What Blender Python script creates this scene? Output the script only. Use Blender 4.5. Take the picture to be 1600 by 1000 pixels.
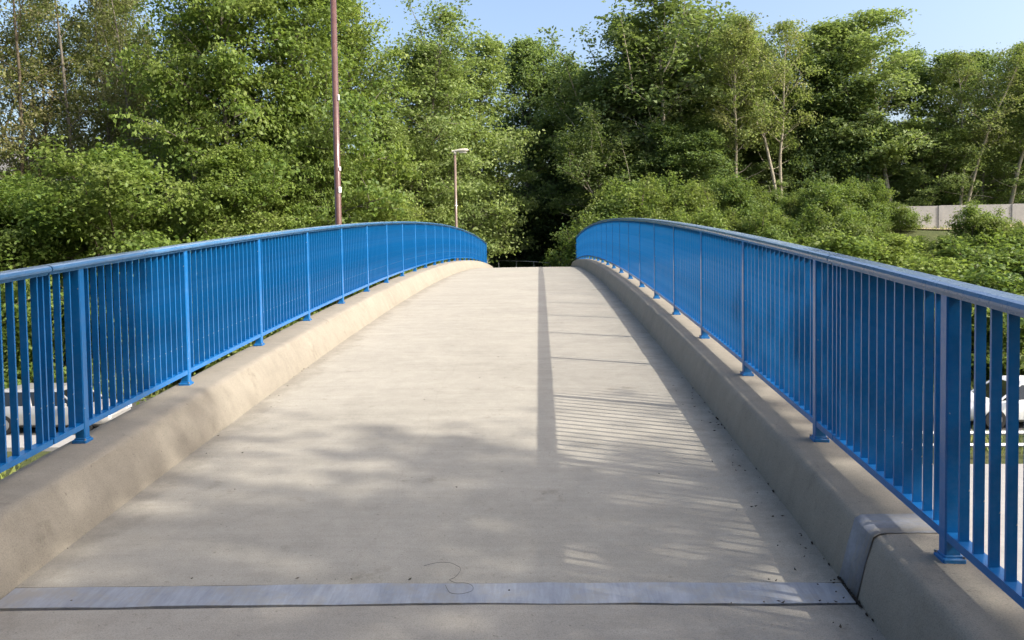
import bpy, math, random
import numpy as np
from mathutils import Matrix, Vector

random.seed(7)
for o in list(bpy.data.objects): bpy.data.objects.remove(o, do_unlink=True)
S = bpy.context.scene
COL = S.collection

# ---------------------------------------------------------------- camera
ROLL, PITCH, YAW = 0.01464, -0.0402, -0.0385
F = Vector((math.sin(YAW), math.cos(YAW), 0)); RT = Vector((math.cos(YAW), -math.sin(YAW), 0)); Z = Vector((0, 0, 1))
dax = math.cos(PITCH) * F + math.sin(PITCH) * Z
uax = -math.sin(PITCH) * F + math.cos(PITCH) * Z
cx = math.cos(ROLL) * RT - math.sin(ROLL) * uax
cyv = math.sin(ROLL) * RT + math.cos(ROLL) * uax
cam = bpy.data.cameras.new('camera'); co = bpy.data.objects.new('camera', cam); COL.objects.link(co)
m = Matrix.Identity(4)
for i in range(3):
    m[i][0], m[i][1], m[i][2] = cx[i], cyv[i], -dax[i]
co.matrix_world = m
cam.sensor_width = 36; cam.lens = 36 * 1204 / 1600; cam.shift_y = -75 / 1600
cam.clip_start = 0.05; cam.clip_end = 2000
S.camera = co
S.cycles.max_bounces = 6; S.cycles.diffuse_bounces = 3; S.cycles.glossy_bounces = 2; S.cycles.transmission_bounces = 3

# ---------------------------------------------------------------- light
SUN_EL = math.radians(38.6); sx, sy = 0.947, -0.32
w = bpy.data.worlds.new('World'); S.world = w; w.use_nodes = True
nt = w.node_tree; nt.nodes.clear()
sky = nt.nodes.new('ShaderNodeTexSky'); sky.sky_type = 'NISHITA'; sky.sun_disc = False
sky.sun_elevation = SUN_EL; sky.sun_rotation = math.atan2(sx, sy)
sky.air_density = 1.0; sky.dust_density = 5.0; sky.ozone_density = 2.0
bg = nt.nodes.new('ShaderNodeBackground'); bg.inputs[1].default_value = 0.12
wo = nt.nodes.new('ShaderNodeOutputWorld')
nt.links.new(sky.outputs[0], bg.inputs[0]); nt.links.new(bg.outputs[0], wo.inputs[0])
sl = bpy.data.lights.new('sun', 'SUN'); so = bpy.data.objects.new('sun', sl); COL.objects.link(so)
sl.energy = 2.3; sl.angle = math.radians(0.55); sl.color = (1, 0.95, 0.87)
sd = Vector((sx * math.cos(SUN_EL), sy * math.cos(SUN_EL), math.sin(SUN_EL)))
so.rotation_euler = sd.to_track_quat('Z', 'Y').to_euler(); so.location = (20, -5, 30)
S.view_settings.view_transform = 'Standard'; S.view_settings.look = 'None'
S.view_settings.gamma = 1; S.view_settings.use_curve_mapping = False
S.view_settings.exposure = 1.45

# ---------------------------------------------------------------- materials
class NT:
    def __init__(s, name):
        s.m = bpy.data.materials.new(name); s.m.use_nodes = True
        s.t = s.m.node_tree; s.t.nodes.clear()
        s.out = s.n('ShaderNodeOutputMaterial')
    def n(s, typ, **k):
        x = s.t.nodes.new(typ)
        for a, b in k.items(): setattr(x, a, b)
        return x
    def l(s, a, b): s.t.links.new(a, b)
    def noise(s, scale, detail=4, rough=.6, vec=None, dist=0):
        x = s.n('ShaderNodeTexNoise'); x.inputs['Scale'].default_value = scale
        x.inputs['Detail'].default_value = detail; x.inputs['Roughness'].default_value = rough
        x.inputs['Distortion'].default_value = dist
        if vec is not None: s.l(vec, x.inputs['Vector'])
        return x.outputs['Fac']
    def coord(s, sc=(1, 1, 1)):
        c = s.n('ShaderNodeTexCoord'); mp = s.n('ShaderNodeMapping'); mp.inputs['Scale'].default_value = sc
        s.l(c.outputs['Object'], mp.inputs['Vector']); return mp.outputs[0]
    def ramp(s, fac, *st):
        r = s.n('ShaderNodeValToRGB'); e = r.color_ramp.elements
        while len(e) < len(st): e.new(.5)
        for i, (p, c) in enumerate(st):
            e[i].position = p; e[i].color = (*c, 1) if len(c) == 3 else c
        s.l(fac, r.inputs[0]); return r.outputs[0]
    def mix(s, fac, a, b, mode='MIX'):
        x = s.n('ShaderNodeMix', data_type='RGBA', blend_type=mode)
        for i, v in ((0, fac), (6, a), (7, b)):
            if hasattr(v, 'links'): s.l(v, x.inputs[i])
            elif i == 0: x.inputs[0].default_value = v
            else: x.inputs[i].default_value = (*v, 1)
        return x.outputs[2]
    def bsdf(s, col, rough=.8, metal=0, bump=None, bstr=.3, bdist=.01, spec=.5):
        b = s.n('ShaderNodeBsdfPrincipled')
        if hasattr(col, 'links'): s.l(col, b.inputs['Base Color'])
        else: b.inputs['Base Color'].default_value = (*col, 1)
        if hasattr(rough, 'links'): s.l(rough, b.inputs['Roughness'])
        else: b.inputs['Roughness'].default_value = rough
        b.inputs['Metallic'].default_value = metal
        b.inputs['Specular IOR Level'].default_value = spec
        if bump is not None:
            bp = s.n('ShaderNodeBump'); bp.inputs['Strength'].default_value = bstr; bp.inputs['Distance'].default_value = bdist
            s.l(bump, bp.inputs['Height']); s.l(bp.outputs[0], b.inputs['Normal'])
        s.l(b.outputs[0], s.out.inputs[0]); return b

def g3(v, t=(1, .94, .83)): return tuple(v * c for c in t)

def concrete(name, base, tint=(1, .93, .81), streak=(.35, 2.2, 1), dirt=.5, bs=.35):
    s = NT(name); c = s.coord()
    big = s.noise(.7, 5, .65, c); mid = s.noise(6, 5, .7, c); fine = s.noise(160, 3, .8, c)
    st = s.noise(1.6, 6, .7, s.coord(streak), .4)
    col = s.ramp(big, (.3, g3(base * .80, tint)), (.7, g3(base * 1.10, tint)))
    col = s.mix(.35, col, s.ramp(st, (.3, g3(base * .72, tint)), (.75, g3(base * 1.2, tint))))
    col = s.mix(.28, col, s.ramp(mid, (.3, g3(base * .65, tint)), (.7, g3(base * 1.2, tint))))
    col = s.mix(.5, col, s.ramp(fine, (.28, (.35, .35, .35)), (.5, (1, 1, 1)), (.72, (1.3, 1.3, 1.3))), 'MULTIPLY')
    spots = s.ramp(s.noise(2.3, 8, .75, c), (.60, (1, 1, 1)), (.72, (.62, .60, .56)))
    col = s.mix(dirt, col, spots, 'MULTIPLY')
    pits = s.ramp(s.noise(38, 2, .5, c), (.70, (1, 1, 1)), (.76, (.45, .43, .4)))
    col = s.mix(.6, col, pits, 'MULTIPLY')
    b = s.bsdf(col, .9, 0, s.mix(.5, fine, mid), bs, .006, .25)
    return s.m

M = {}
M['deck'] = concrete('deck_concrete', 0.375, (1, .915, .75), dirt=.75)
M['approach'] = concrete('approach_concrete', 0.345, (1, .91, .76), (2, 2, 1), .8)
M['kerb'] = concrete('kerb_concrete', 0.285, (1, .89, .71), (1, 5, .5), .85)
M['kerb_old'] = concrete('weathered_kerb_concrete', 0.29, (1, .89, .72), (1, 4, .5), 1.0, .6)
M['wallc'] = concrete('wall_concrete', 0.4, (1, .95, .88), (1.2, 1.2, .25), 1.0, .6)
M['pier'] = concrete('pier_concrete', 0.3, (1, .97, .92), (1, 1, .3), .8)
M['paving'] = concrete('pale_paving', 0.34, (1, .96, .9), (1, 1, 1), .5)

def crack_deck():
    # a faint wandering longitudinal crack and tyre-polished streaks on the deck
    s = M['deck'].node_tree
    n = s.nodes; L = s.links
    b = next(x for x in n if x.type == 'BSDF_PRINCIPLED')
    src = b.inputs['Base Color'].links[0].from_socket
    tc = n.new('ShaderNodeTexCoord'); sp = n.new('ShaderNodeSeparateXYZ'); L.new(tc.outputs['Object'], sp.inputs[0])
    nz = n.new('ShaderNodeTexNoise'); nz.inputs['Scale'].default_value = 1.1; nz.inputs['Detail'].default_value = 6
    L.new(tc.outputs['Object'], nz.inputs['Vector'])
    a = n.new('ShaderNodeMath'); a.operation = 'MULTIPLY_ADD'; L.new(nz.outputs['Fac'], a.inputs[0]); a.inputs[1].default_value = .35; L.new(sp.outputs[0], a.inputs[2])
    c = n.new('ShaderNodeMath'); c.operation = 'ADD'; L.new(a.outputs[0], c.inputs[0]); c.inputs[1].default_value = .76
    d = n.new('ShaderNodeMath'); d.operation = 'ABSOLUTE'; L.new(c.outputs[0], d.inputs[0])
    r = n.new('ShaderNodeValToRGB'); r.color_ramp.elements[0].position = .003; r.color_ramp.elements[0].color = (.62, .6, .57, 1)
    r.color_ramp.elements[1].position = .009; r.color_ramp.elements[1].color = (1, 1, 1, 1); L.new(d.outputs[0], r.inputs[0])
    mx = n.new('ShaderNodeMix'); mx.data_type = 'RGBA'; mx.blend_type = 'MULTIPLY'; mx.inputs[0].default_value = .12
    L.new(src, mx.inputs[6]); L.new(r.outputs[0], mx.inputs[7]); L.new(mx.outputs[2], b.inputs['Base Color'])
crack_deck()
def dirty_edges(m):
    n = m.node_tree.nodes; L = m.node_tree.links; b = next(x for x in n if x.type == 'BSDF_PRINCIPLED')
    src = b.inputs['Base Color'].links[0].from_socket
    tc = n.new('ShaderNodeTexCoord'); sp = n.new('ShaderNodeSeparateXYZ'); L.new(tc.outputs['Object'], sp.inputs[0])
    def M_(op, *v):
        x = n.new('ShaderNodeMath'); x.operation = op
        for i, q in enumerate(v):
            if hasattr(q, 'links'): L.new(q, x.inputs[i])
            else: x.inputs[i].default_value = q
        return x.outputs[0]
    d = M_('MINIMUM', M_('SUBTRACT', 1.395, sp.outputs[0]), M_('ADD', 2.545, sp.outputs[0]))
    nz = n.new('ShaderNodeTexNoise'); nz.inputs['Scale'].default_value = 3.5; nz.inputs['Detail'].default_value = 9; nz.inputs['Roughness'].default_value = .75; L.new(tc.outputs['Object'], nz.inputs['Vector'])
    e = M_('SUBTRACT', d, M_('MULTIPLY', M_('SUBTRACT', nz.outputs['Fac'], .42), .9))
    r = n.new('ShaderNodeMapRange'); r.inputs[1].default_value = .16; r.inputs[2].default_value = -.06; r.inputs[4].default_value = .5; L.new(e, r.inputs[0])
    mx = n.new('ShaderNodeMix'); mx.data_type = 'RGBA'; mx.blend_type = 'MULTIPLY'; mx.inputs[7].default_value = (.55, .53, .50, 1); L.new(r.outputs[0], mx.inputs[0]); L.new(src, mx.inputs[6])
    mp = n.new('ShaderNodeMapping'); mp.inputs['Scale'].default_value = (1.1, 11, 1); L.new(tc.outputs['Object'], mp.inputs[0])
    bz = n.new('ShaderNodeTexNoise'); bz.inputs['Scale'].default_value = 1; bz.inputs['Detail'].default_value = 8; bz.inputs['Roughness'].default_value = .8; L.new(mp.outputs[0], bz.inputs['Vector'])
    br = n.new('ShaderNodeMapRange'); br.inputs[1].default_value = .3; br.inputs[2].default_value = .7; br.inputs[3].default_value = .92; br.inputs[4].default_value = 1.07; L.new(bz.outputs['Fac'], br.inputs[0])
    m2 = n.new('ShaderNodeMix'); m2.data_type = 'RGBA'; m2.blend_type = 'MULTIPLY'; m2.inputs[0].default_value = 1; L.new(mx.outputs[2], m2.inputs[6]); L.new(br.outputs[0], m2.inputs[7])
    L.new(m2.outputs[2], b.inputs['Base Color'])
dirty_edges(M['deck']); dirty_edges(M['approach'])

def paint(name, col, rough=.38, wear=.6):
    s = NT(name); c = s.coord()
    a = s.noise(3, 5, .6, c); f = s.noise(90, 3, .7, c)
    k = s.mix(.55, col, s.ramp(a, (.3, tuple(v * .75 for v in col)), (.7, tuple(min(1, v * 1.2 + .005) for v in col))))
    chips = s.ramp(s.noise(26, 2, .5, c), (.745, (0, 0, 0)), (.765, (1, 1, 1)))
    k = s.mix(chips, k, (.30, .36, .42))
    dust = s.ramp(s.noise(11, 6, .75, c), (.45, (0, 0, 0)), (.8, (wear * .13,) * 3))
    k = s.mix(dust, k, (.42, .42, .42))
    r = s.ramp(s.noise(14, 4, .7, c), (.3, (rough - .1,) * 3), (.7, (rough + .14,) * 3))
    b_ = s.bsdf(k, r, 0, f, .06, .002, .2); b_.inputs['Coat Weight'].default_value = .7; b_.inputs['Coat Roughness'].default_value = .16; return s.m
def pale_top_cap(m):  # mixes a pale grey-blue into surfaces that face up
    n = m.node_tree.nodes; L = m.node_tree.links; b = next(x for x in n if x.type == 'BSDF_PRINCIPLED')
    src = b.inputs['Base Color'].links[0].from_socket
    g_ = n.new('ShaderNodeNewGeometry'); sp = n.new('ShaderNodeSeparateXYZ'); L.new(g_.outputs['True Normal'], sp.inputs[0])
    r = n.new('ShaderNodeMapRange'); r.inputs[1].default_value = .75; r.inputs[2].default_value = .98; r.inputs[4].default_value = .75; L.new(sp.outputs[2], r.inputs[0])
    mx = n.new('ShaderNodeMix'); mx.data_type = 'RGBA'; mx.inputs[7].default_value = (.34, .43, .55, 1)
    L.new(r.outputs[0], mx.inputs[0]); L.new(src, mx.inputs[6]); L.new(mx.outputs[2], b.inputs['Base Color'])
M['blue'] = paint('blue_railing_paint', (.002, .135, .39))
M['blue_cap'] = paint('worn_blue_handrail_paint', (.045, .15, .31), .3, 1.0)
pale_top_cap(M['blue_cap'])
M['brown'] = paint('brown_pole_paint', (.115, .052, .042), .6, .5)
M['grey'] = paint('grey_pole_paint', (.20, .14, .11), .55, .4)

def simple(name, col, rough=.6, metal=0, nscale=12, var=.3, spec=.5, bstr=.1):
    s = NT(name); c = s.coord(); a = s.noise(nscale, 5, .65, c)
    k = s.ramp(a, (.3, tuple(v * (1 - var) for v in col)), (.7, tuple(min(1, v * (1 + var)) for v in col)))
    s.bsdf(k, rough, metal, a, bstr, .004, spec); return s.m
def plate_mat():
    s = NT('brushed_joint_plate'); c = s.coord()
    a = s.noise(9, 6, .75, c); b = s.noise(4, 4, .7, s.coord((9, 1.2, 1)), .6); f = s.noise(120, 2, .7, c)
    k = s.ramp(a, (.3, (.27, .275, .285)), (.7, (.42, .425, .44)))
    k = s.mix(.4, k, s.ramp(b, (.35, (.22, .225, .235)), (.7, (.48, .485, .505))))
    k = s.mix(s.ramp(s.noise(5, 7, .8, c), (.48, (0, 0, 0)), (.62, (.85,) * 3)), k, (.36, .33, .28))
    s.bsdf(k, s.ramp(a, (.3, (.42,) * 3), (.7, (.62,) * 3)), .25, s.mix(.5, a, f), .25, .004); return s.m
M['plate'] = plate_mat()
def cover_mat():
    s = NT('weathered_joint_cover'); c = s.coord()
    a = s.noise(7, 7, .8, c); b = s.noise(3, 5, .7, s.coord((1, 5, .6)), .6); f = s.noise(140, 2, .7, c)
    k = s.ramp(a, (.3, (.15, .155, .17)), (.7, (.30, .31, .335)))
    k = s.mix(s.ramp(b, (.45, (0, 0, 0)), (.62, (.85,) * 3)), k, (.27, .25, .21))
    s.bsdf(k, .75, 0, s.mix(.5, a, f), .5, .008, .3); return s.m
M['cover'] = cover_mat()
M['rubber'] = simple('black_rubber', (.012, .011, .010), .9, 0, 60, .5)
M['dirt'] = simple('dark_grit', (.035, .027, .02), .95, 0, 60, .5)
M['steel'] = simple('galvanised_steel', (.30, .31, .31), .5, .7, 20, .3)
M['lamp'] = simple('lamp_housing_grey', (.50, .47, .38), .5, 0, 6, .2)
M['lampglass'] = simple('lamp_cover', (.55, .53, .46), .25, 0, 5, .08)
M['sticker'] = simple('white_sticker', (.70, .68, .66), .5, 0, 50, .2)
M['asphalt'] = simple('asphalt', (.085, .082, .078), .9, 0, 8, .3, .3, .4)
M['line'] = simple('road_paint', (.62, .62, .58), .8, 0, 15, .2)
M['tyre'] = simple('tyre_rubber', (.014, .014, .014), .8, 0, 30, .2)
M['rim'] = simple('alloy_rim', (.45, .45, .46), .35, .8, 10, .1)
M['glassdark'] = simple('dark_glass', (.012, .014, .016), .06, 0, 3, .1, .6, .0)
M['silver'] = simple('silver_car_paint', (.42, .41, .39), .28, .35, 3, .05, .5, 0)
M['whitecar'] = simple('white_car_paint', (.76, .76, .74), .25, 0, 3, .04, .5, 0)
M['darkcar'] = simple('grey_car_paint', (.11, .115, .12), .25, .3, 3, .05, .5, 0)
M['redlight'] = simple('tail_light', (.35, .01, .01), .2, 0, 5, .1)
M['headlight'] = simple('head_light', (.6, .62, .65), .12, .2, 5, .1)
M['render'] = simple('house_render', (.62, .58, .52), .9, 0, 4, .12)
M['roofgrey'] = simple('grey_roof_tiles', (.15, .145, .14), .85, 0, 8, .3)
M['roofred'] = simple('red_roof_tiles', (.34, .15, .11), .85, 0, 8, .3)
M['frame'] = simple('white_frame', (.7, .7, .68), .5, 0, 5, .1)
M['wire'] = simple('rusty_wire', (.04, .032, .028), .7, 0, 40, .3)
M['litter'] = simple('dry_leaf_litter', (.05, .035, .02), .9, 0, 9, .6)

def bark(name, a, b):
    s = NT(name); c = s.coord((7, 7, 1.3)); n = s.noise(3, 6, .75, c, .5)
    k = s.ramp(n, (.3, a), (.7, b)); s.bsdf(k, .95, 0, n, .6, .02, .2); return s.m
M['bark'] = bark('brown_bark', (.06, .045, .03), (.17, .14, .10))
M['barkpale'] = bark('pale_bark', (.20, .17, .12), (.46, .41, .32))
M['barkgrey'] = bark('grey_bark', (.09, .08, .065), (.24, .21, .17))

def leafmat(name, a, b, trans=.35, alt=None):
    s = NT(name)
    g = s.n('ShaderNodeNewGeometry'); oi = s.n('ShaderNodeObjectInfo')
    k = s.ramp(g.outputs['Random Per Island'], (0, a), (.55, tuple((x + y) / 2 for x, y in zip(a, b))), (1, b))
    n = s.noise(.55, 3, .6, s.coord())
    if alt: k = s.mix(s.ramp(n, (.45, (0, 0, 0)), (.65, (.8,) * 3)), k, alt)
    hs = s.n('ShaderNodeHueSaturation')
    mr = s.n('ShaderNodeMapRange'); s.l(oi.outputs['Random'], mr.inputs[0]); mr.inputs[3].default_value = .80; mr.inputs[4].default_value = 1.2
    mh = s.n('ShaderNodeMapRange'); s.l(oi.outputs['Random'], mh.inputs[0]); mh.inputs[3].default_value = .515; mh.inputs[4].default_value = .485
    s.l(mr.outputs[0], hs.inputs['Value']); s.l(mh.outputs[0], hs.inputs['Hue']); s.l(k, hs.inputs['Color'])
    d = s.n('ShaderNodeBsdfPrincipled'); s.l(hs.outputs[0], d.inputs['Base Color']); d.inputs['Roughness'].default_value = .55
    d.inputs['Specular IOR Level'].default_value = .35
    t = s.n('ShaderNodeBsdfTranslucent')
    tc = s.mix(.6, hs.outputs[0], (.20, .27, .035)); s.l(tc, t.inputs[0])
    mx = s.n('ShaderNodeMixShader'); mx.inputs[0].default_value = trans
    s.l(d.outputs[0], mx.inputs[1]); s.l(t.outputs[0], mx.inputs[2]); s.l(mx.outputs[0], s.out.inputs[0])
    return s.m
M['maple'] = leafmat('maple_leaves', (0.110, 0.185, 0.033), (0.255, 0.340, 0.068), .5, (.24, .29, .075))
M['ash'] = leafmat('ash_leaves', (0.146, 0.227, 0.066), (0.314, 0.395, 0.134), .5, (0.192, 0.264, 0.090))
M['spiky'] = leafmat('cherry_leaves', (0.139, 0.205, 0.061), (0.300, 0.366, 0.132), .5, (0.228, 0.258, 0.102))
M['slim'] = leafmat('robinia_leaves', (0.152, 0.220, 0.059), (0.324, 0.391, 0.119), .5, (0.247, 0.239, 0.091))
M['ivy'] = leafmat('ivy_leaves', (0.066, 0.118, 0.035), (0.191, 0.256, 0.073), .35)
M['sparse'] = leafmat('young_bronze_leaves', (.15, .165, .055), (.30, .31, .115), .5, (.27, .225, .12))
M['shrub'] = leafmat('hedge_leaves', (0.095, 0.167, 0.033), (0.238, 0.326, 0.076), .5, (0.206, 0.222, 0.068))
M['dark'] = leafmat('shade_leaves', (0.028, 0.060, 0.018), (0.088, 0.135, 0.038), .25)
M['grassblade'] = leafmat('grass_blades', (0.095, 0.159, 0.030), (0.254, 0.301, 0.076), .3, (0.317, 0.270, 0.122))

def ground_mat():
    s = NT('grassy_ground'); c = s.coord()
    a = s.noise(.35, 6, .65, c); b = s.noise(5, 6, .75, c)
    k = s.ramp(a, (.35, (.045, .065, .018)), (.6, (.085, .095, .032)), (.75, (.14, .115, .065)))
    k = s.mix(.5, k, s.ramp(b, (.3, (.025, .032, .012)), (.7, (.12, .13, .05))))
    s.bsdf(k, .95, 0, b, .8, .08, .2); return s.m
M['ground'] = ground_mat()
M['forestfloor'] = simple('forest_path_soil', (.075, .055, .04), .95, 0, 3, .4, .2, .4)
M['sand'] = simple('dry_sandy_soil', (.33, .27, .17), .95, 0, 2.5, .35, .2, .5)

# ---------------------------------------------------------------- helpers
def mk(name, V, Fc, mat, parent=None, smooth=False):
    me = bpy.data.meshes.new(name)
    me.from_pydata([tuple(v) for v in V], [], Fc); me.materials.append(mat); me.update()
    if smooth:
        me.polygons.foreach_set('use_smooth', [True] * len(me.polygons))
    o = bpy.data.objects.new(name, me); COL.objects.link(o)
    if parent: o.parent = parent
    return o
def inst(name, me, parent=None, loc=(0, 0, 0), rot=(0, 0, 0), sc=None):
    o = bpy.data.objects.new(name, me); COL.objects.link(o); o.location = loc; o.rotation_euler = rot
    if sc is not None: o.scale = (sc,) * 3 if not hasattr(sc, '__len__') else sc
    if parent: o.parent = parent
    return o
def tag(o, label=None, cat=None, group=None, kind=None):
    for k, v in (('label', label), ('category', cat), ('group', group), ('kind', kind)):
        if v: o[k] = v
    return o
def empty(name, loc=(0, 0, 0), rz=0):
    o = bpy.data.objects.new(name, None); COL.objects.link(o); o.location = loc; o.rotation_euler = (0, 0, rz)
    o.empty_display_size = .2; return o

class B:
    """collects boxes / tubes / sweeps into one mesh"""
    def __init__(s): s.v = []; s.f = []
    def add(s, V, Fc):
        n = len(s.v); s.v += [tuple(v) for v in V]; s.f += [tuple(i + n for i in f) for f in Fc]; return s
    def box(s, x0, x1, y0, y1, z0, z1, ch=0):
        if ch <= 0:
            V = [(x, y, z) for z in (z0, z1) for y in (y0, y1) for x in (x0, x1)]
            return s.add(V, [(0, 2, 3, 1), (4, 5, 7, 6), (0, 1, 5, 4), (2, 6, 7, 3), (0, 4, 6, 2), (1, 3, 7, 5)])
        # chamfered vertical-edge + top box: octagonal rings
        def ring(d, z):
            a, b, c, e = x0 + d, x1 - d, y0 + d, y1 - d; k = ch
            return [(a + k, c, z), (b - k, c, z), (b, c + k, z), (b, e - k, z), (b - k, e, z), (a + k, e, z), (a, e - k, z), (a, c + k, z)]
        V = ring(0, z0) + ring(0, z1 - ch) + ring(ch * .8, z1)
        Fc = [tuple(range(7, -1, -1)), tuple(range(16, 24))]
        for r in (0, 8):
            for i in range(8): j = (i + 1) % 8; Fc.append((r + i, r + j, r + 8 + j, r + 8 + i))
        return s.add(V, Fc)
    def tube(s, pts, rad, n=8, cap=True):
        pts = [Vector(p) for p in pts]; k = len(pts)
        rr = rad if hasattr(rad, '__len__') else [rad] * k
        V = []; Fc = []; ref = Vector((.31, .83, .21)).normalized()
        for i, p in enumerate(pts):
            t = (pts[min(i + 1, k - 1)] - pts[max(i - 1, 0)]).normalized()
            a = t.cross(ref)
            if a.length < 1e-3: a = t.cross(Vector((1, 0, 0)))
            a.normalize(); b = t.cross(a)
            for j in range(n):
                an = 2 * math.pi * j / n
                V.append(p + rr[i] * (math.cos(an) * a + math.sin(an) * b))
        for i in range(k - 1):
            for j in range(n):
                q = (j + 1) % n; Fc.append((i * n + j, (i + 1) * n + j, (i + 1) * n + q, i * n + q))
        if cap: Fc += [tuple(range(n)), tuple(range(k * n - 1, (k - 1) * n - 1, -1))]
        return s.add(V, Fc)
    def sweep(s, prof, ys, fz, fx=lambda y: 0, closed=True, caps=True):
        """profile (x,z) swept along y, z offset fz(y)"""
        n = len(prof); V = []; Fc = []
        for y in ys:
            yy = y if not callable(y) else 0
            for (x, z) in prof: V.append((x + fx(y), y, z + fz(y)))
        m_ = n if closed else n - 1
        for i in range(len(ys) - 1):
            for j in range(m_):
                q = (j + 1) % n; Fc.append((i * n + j, (i + 1) * n + j, (i + 1) * n + q, i * n + q))
        if caps and closed:
            Fc += [tuple(range(n)), tuple(range(len(ys) * n - 1, (len(ys) - 1) * n - 1, -1))]
        return s.add(V, Fc)
    def build(s, name, mat, parent=None, smooth=False): return mk(name, s.v, s.f, mat, parent, smooth)
    def mesh(s, name, mat):
        me = bpy.data.meshes.new(name); me.from_pydata(s.v, [], s.f); me.materials.append(mat); me.update(); return me

def zk(y):   # top of the kerb along the arch
    return -1.6049 + 0.08655 * y - 0.0019174 * y * y
KH = 0.30
def zd(y): return zk(y) - KH

def at(px, Y):                       # lateral position of a picture column at distance Y
    t = (px - 800) / 1204; return Y * (t - .0385) / (1 + .0385 * t)
def zat(px, py, Y): return Y * (388 - .014 * px - py) / 1204

# ---------------------------------------------------------------- ground
def smooth(a, b, t):
    t = np.clip((t - a) / (b - a), 0, 1); return t * t * (3 - 2 * t)
def terrain(x, y):
    x = np.asarray(x, float); y = np.asarray(y, float)
    near = -2.35 + 0 * x
    zt = -2.25 + (2.55) * smooth(4.5, 11, x) - .5 * smooth(-6, -20, -(-x) * 1.0) * 0
    z = near + (-6.2 - near) * smooth(3.2, 9.5, y)
    far = -6.2 + (zt + 6.2) * smooth(31.8, 43.5, y)
    z = np.where(y > 20, far, z)
    z = z + .12 * np.sin(x * .7 + 1.3) * np.sin(y * .6) * (smooth(33, 40, y)) 
    # camera approach ramp stays above the soil
    return z
xs = np.unique(np.concatenate([np.linspace(-300, -45, 22), np.linspace(-45, 45, 121), np.linspace(45, 300, 22)]))
ys = np.unique(np.concatenate([np.linspace(-120, -6, 12), np.linspace(-6, 62, 137), np.linspace(62, 600, 30)]))
XX, YY = np.meshgrid(xs, ys); ZZ = terrain(XX, YY)
nx, ny = len(xs), len(ys)
V = np.stack([XX.ravel(), YY.ravel(), ZZ.ravel()], 1)
idx = np.arange(nx * ny).reshape(ny, nx)
Fc = np.stack([idx[:-1, :-1].ravel(), idx[:-1, 1:].ravel(), idx[1:, 1:].ravel(), idx[1:, :-1].ravel()], 1).tolist()
g = mk('ground', V, Fc, M['ground'], None, True); tag(g, 'grassy ground and banks below the bridge', 'ground', kind='structure')
def sheet(name, x0, x1, y0, y1, z, mat, label, cat):
    n = max(2, int((x1 - x0) / 4)); V = []; 
    for i in range(n + 1):
        x = x0 + (x1 - x0) * i / n; V += [(x, y0, z), (x, y1, z)]
    o = mk(name, V, [(2 * i, 2 * i + 2, 2 * i + 3, 2 * i + 1) for i in range(n)], mat)
    return tag(o, label, cat, kind='structure')
ZR = -6.2
sheet('road', -120, 120, 24.4, 30.6, ZR + .012, M['asphalt'], 'asphalt street passing under the footbridge', 'road')
fp = B(); fp.box(-110, -3.5, 22.7, 24.2, ZR - .1, ZR + .12); tag(fp.build('pavement', M['paving']), 'pale concrete pavement beside the street, left of the bridge', 'pavement', kind='structure')
sheet('parking_yard', 2.5, 70, 13.5, 21.0, ZR + .012, M['paving'], 'pale concrete yard below the right side of the bridge', 'yard')
for i in range(14):
    x = -48 + i * 7.0
    o = mk('road_marking', [(x, 27.4, ZR + .017), (x + 3, 27.4, ZR + .017), (x + 3, 27.54, ZR + .017), (x, 27.54, ZR + .017)], [(0, 1, 2, 3)], M['line'])
    tag(o, 'white centre dash painted on the asphalt street', 'road marking', 'centre dashes on the street', 'structure')
# path beyond the bridge
V = []; pth = [(42, -2.6, 1.5), (44, -2.6, 1.5), (47, -2.6, 1.6), (52, -2.2, 2.2), (60, -1.4, 3.2), (70, 0, 5)]
for (y, a, b) in pth: zz = max(zd(42) if y < 43 else -9, float(terrain(0, y)) + .05) if y > 43 else zd(42) - .02; V += [(a, y, zz), (b, y, zz)]
tag(mk('path', V, [(2 * i, 2 * i + 1, 2 * i + 3, 2 * i + 2) for i in range(len(pth) - 1)], M['forestfloor']), 'dark soil path under the trees beyond the bridge', 'path', kind='structure')

# ---------------------------------------------------------------- footbridge
XL0, XR0 = -2.545, 1.395          # kerb feet
Y0, Y1 = 3.6, 42.0
def jc(x): return 3.485 + .018 * x  # centre of the expansion joint (slightly skew)
bridge = empty('footbridge', (0, 22, ZR)); bridge['label'] = 'arched concrete footbridge with pale sunlit deck and low side kerbs'; bridge['category'] = 'bridge'
def bp(o): o.parent = bridge; o.matrix_parent_inverse = Matrix.Translation((0, -22, -ZR)); return o
def deck_mesh(name, ya, yb, mat, j0=False, j1=False):
    n = max(6, int((yb - ya) / .4)); V = []; Fc = []
    xsx = [XL0 - .06, -1.8, -1.0, -.3, .4, 1.0, XR0 + .06]
    k = len(xsx)
    for i in range(n + 1):
        for x in xsx:
            a = jc(x) + .096 + .006 * math.sin(x * 9) if j0 else ya; b = jc(x) - .098 - .006 * math.sin(x * 7 + 1) if j1 else yb
            y = a + (b - a) * i / n
            V.append((x, y, zd(y) + .006 * math.cos((x + .57) * 1.4)))
    nv = len(V)
    V += [(x, y, z - .55) for (x, y, z) in V]
    for i in range(n):
        for j in range(k - 1):
            a = i * k + j; Fc.append((a, a + 1, a + k + 1, a + k)); Fc.append((nv + a, nv + a + k, nv + a + k + 1, nv + a + 1))
    for j in range(k - 1):
        Fc.append((j, nv + j, nv + j + 1, j + 1)); e = n * k + j; Fc.append((e, e + 1, nv + e + 1, nv + e))
    for i in range(n):
        a = i * k; Fc.append((a, a + k, nv + a + k, nv + a)); a += k - 1; Fc.append((a, nv + a, nv + a + k, a + k))
    return mk(name, V, Fc, mat, None, False)
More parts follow.
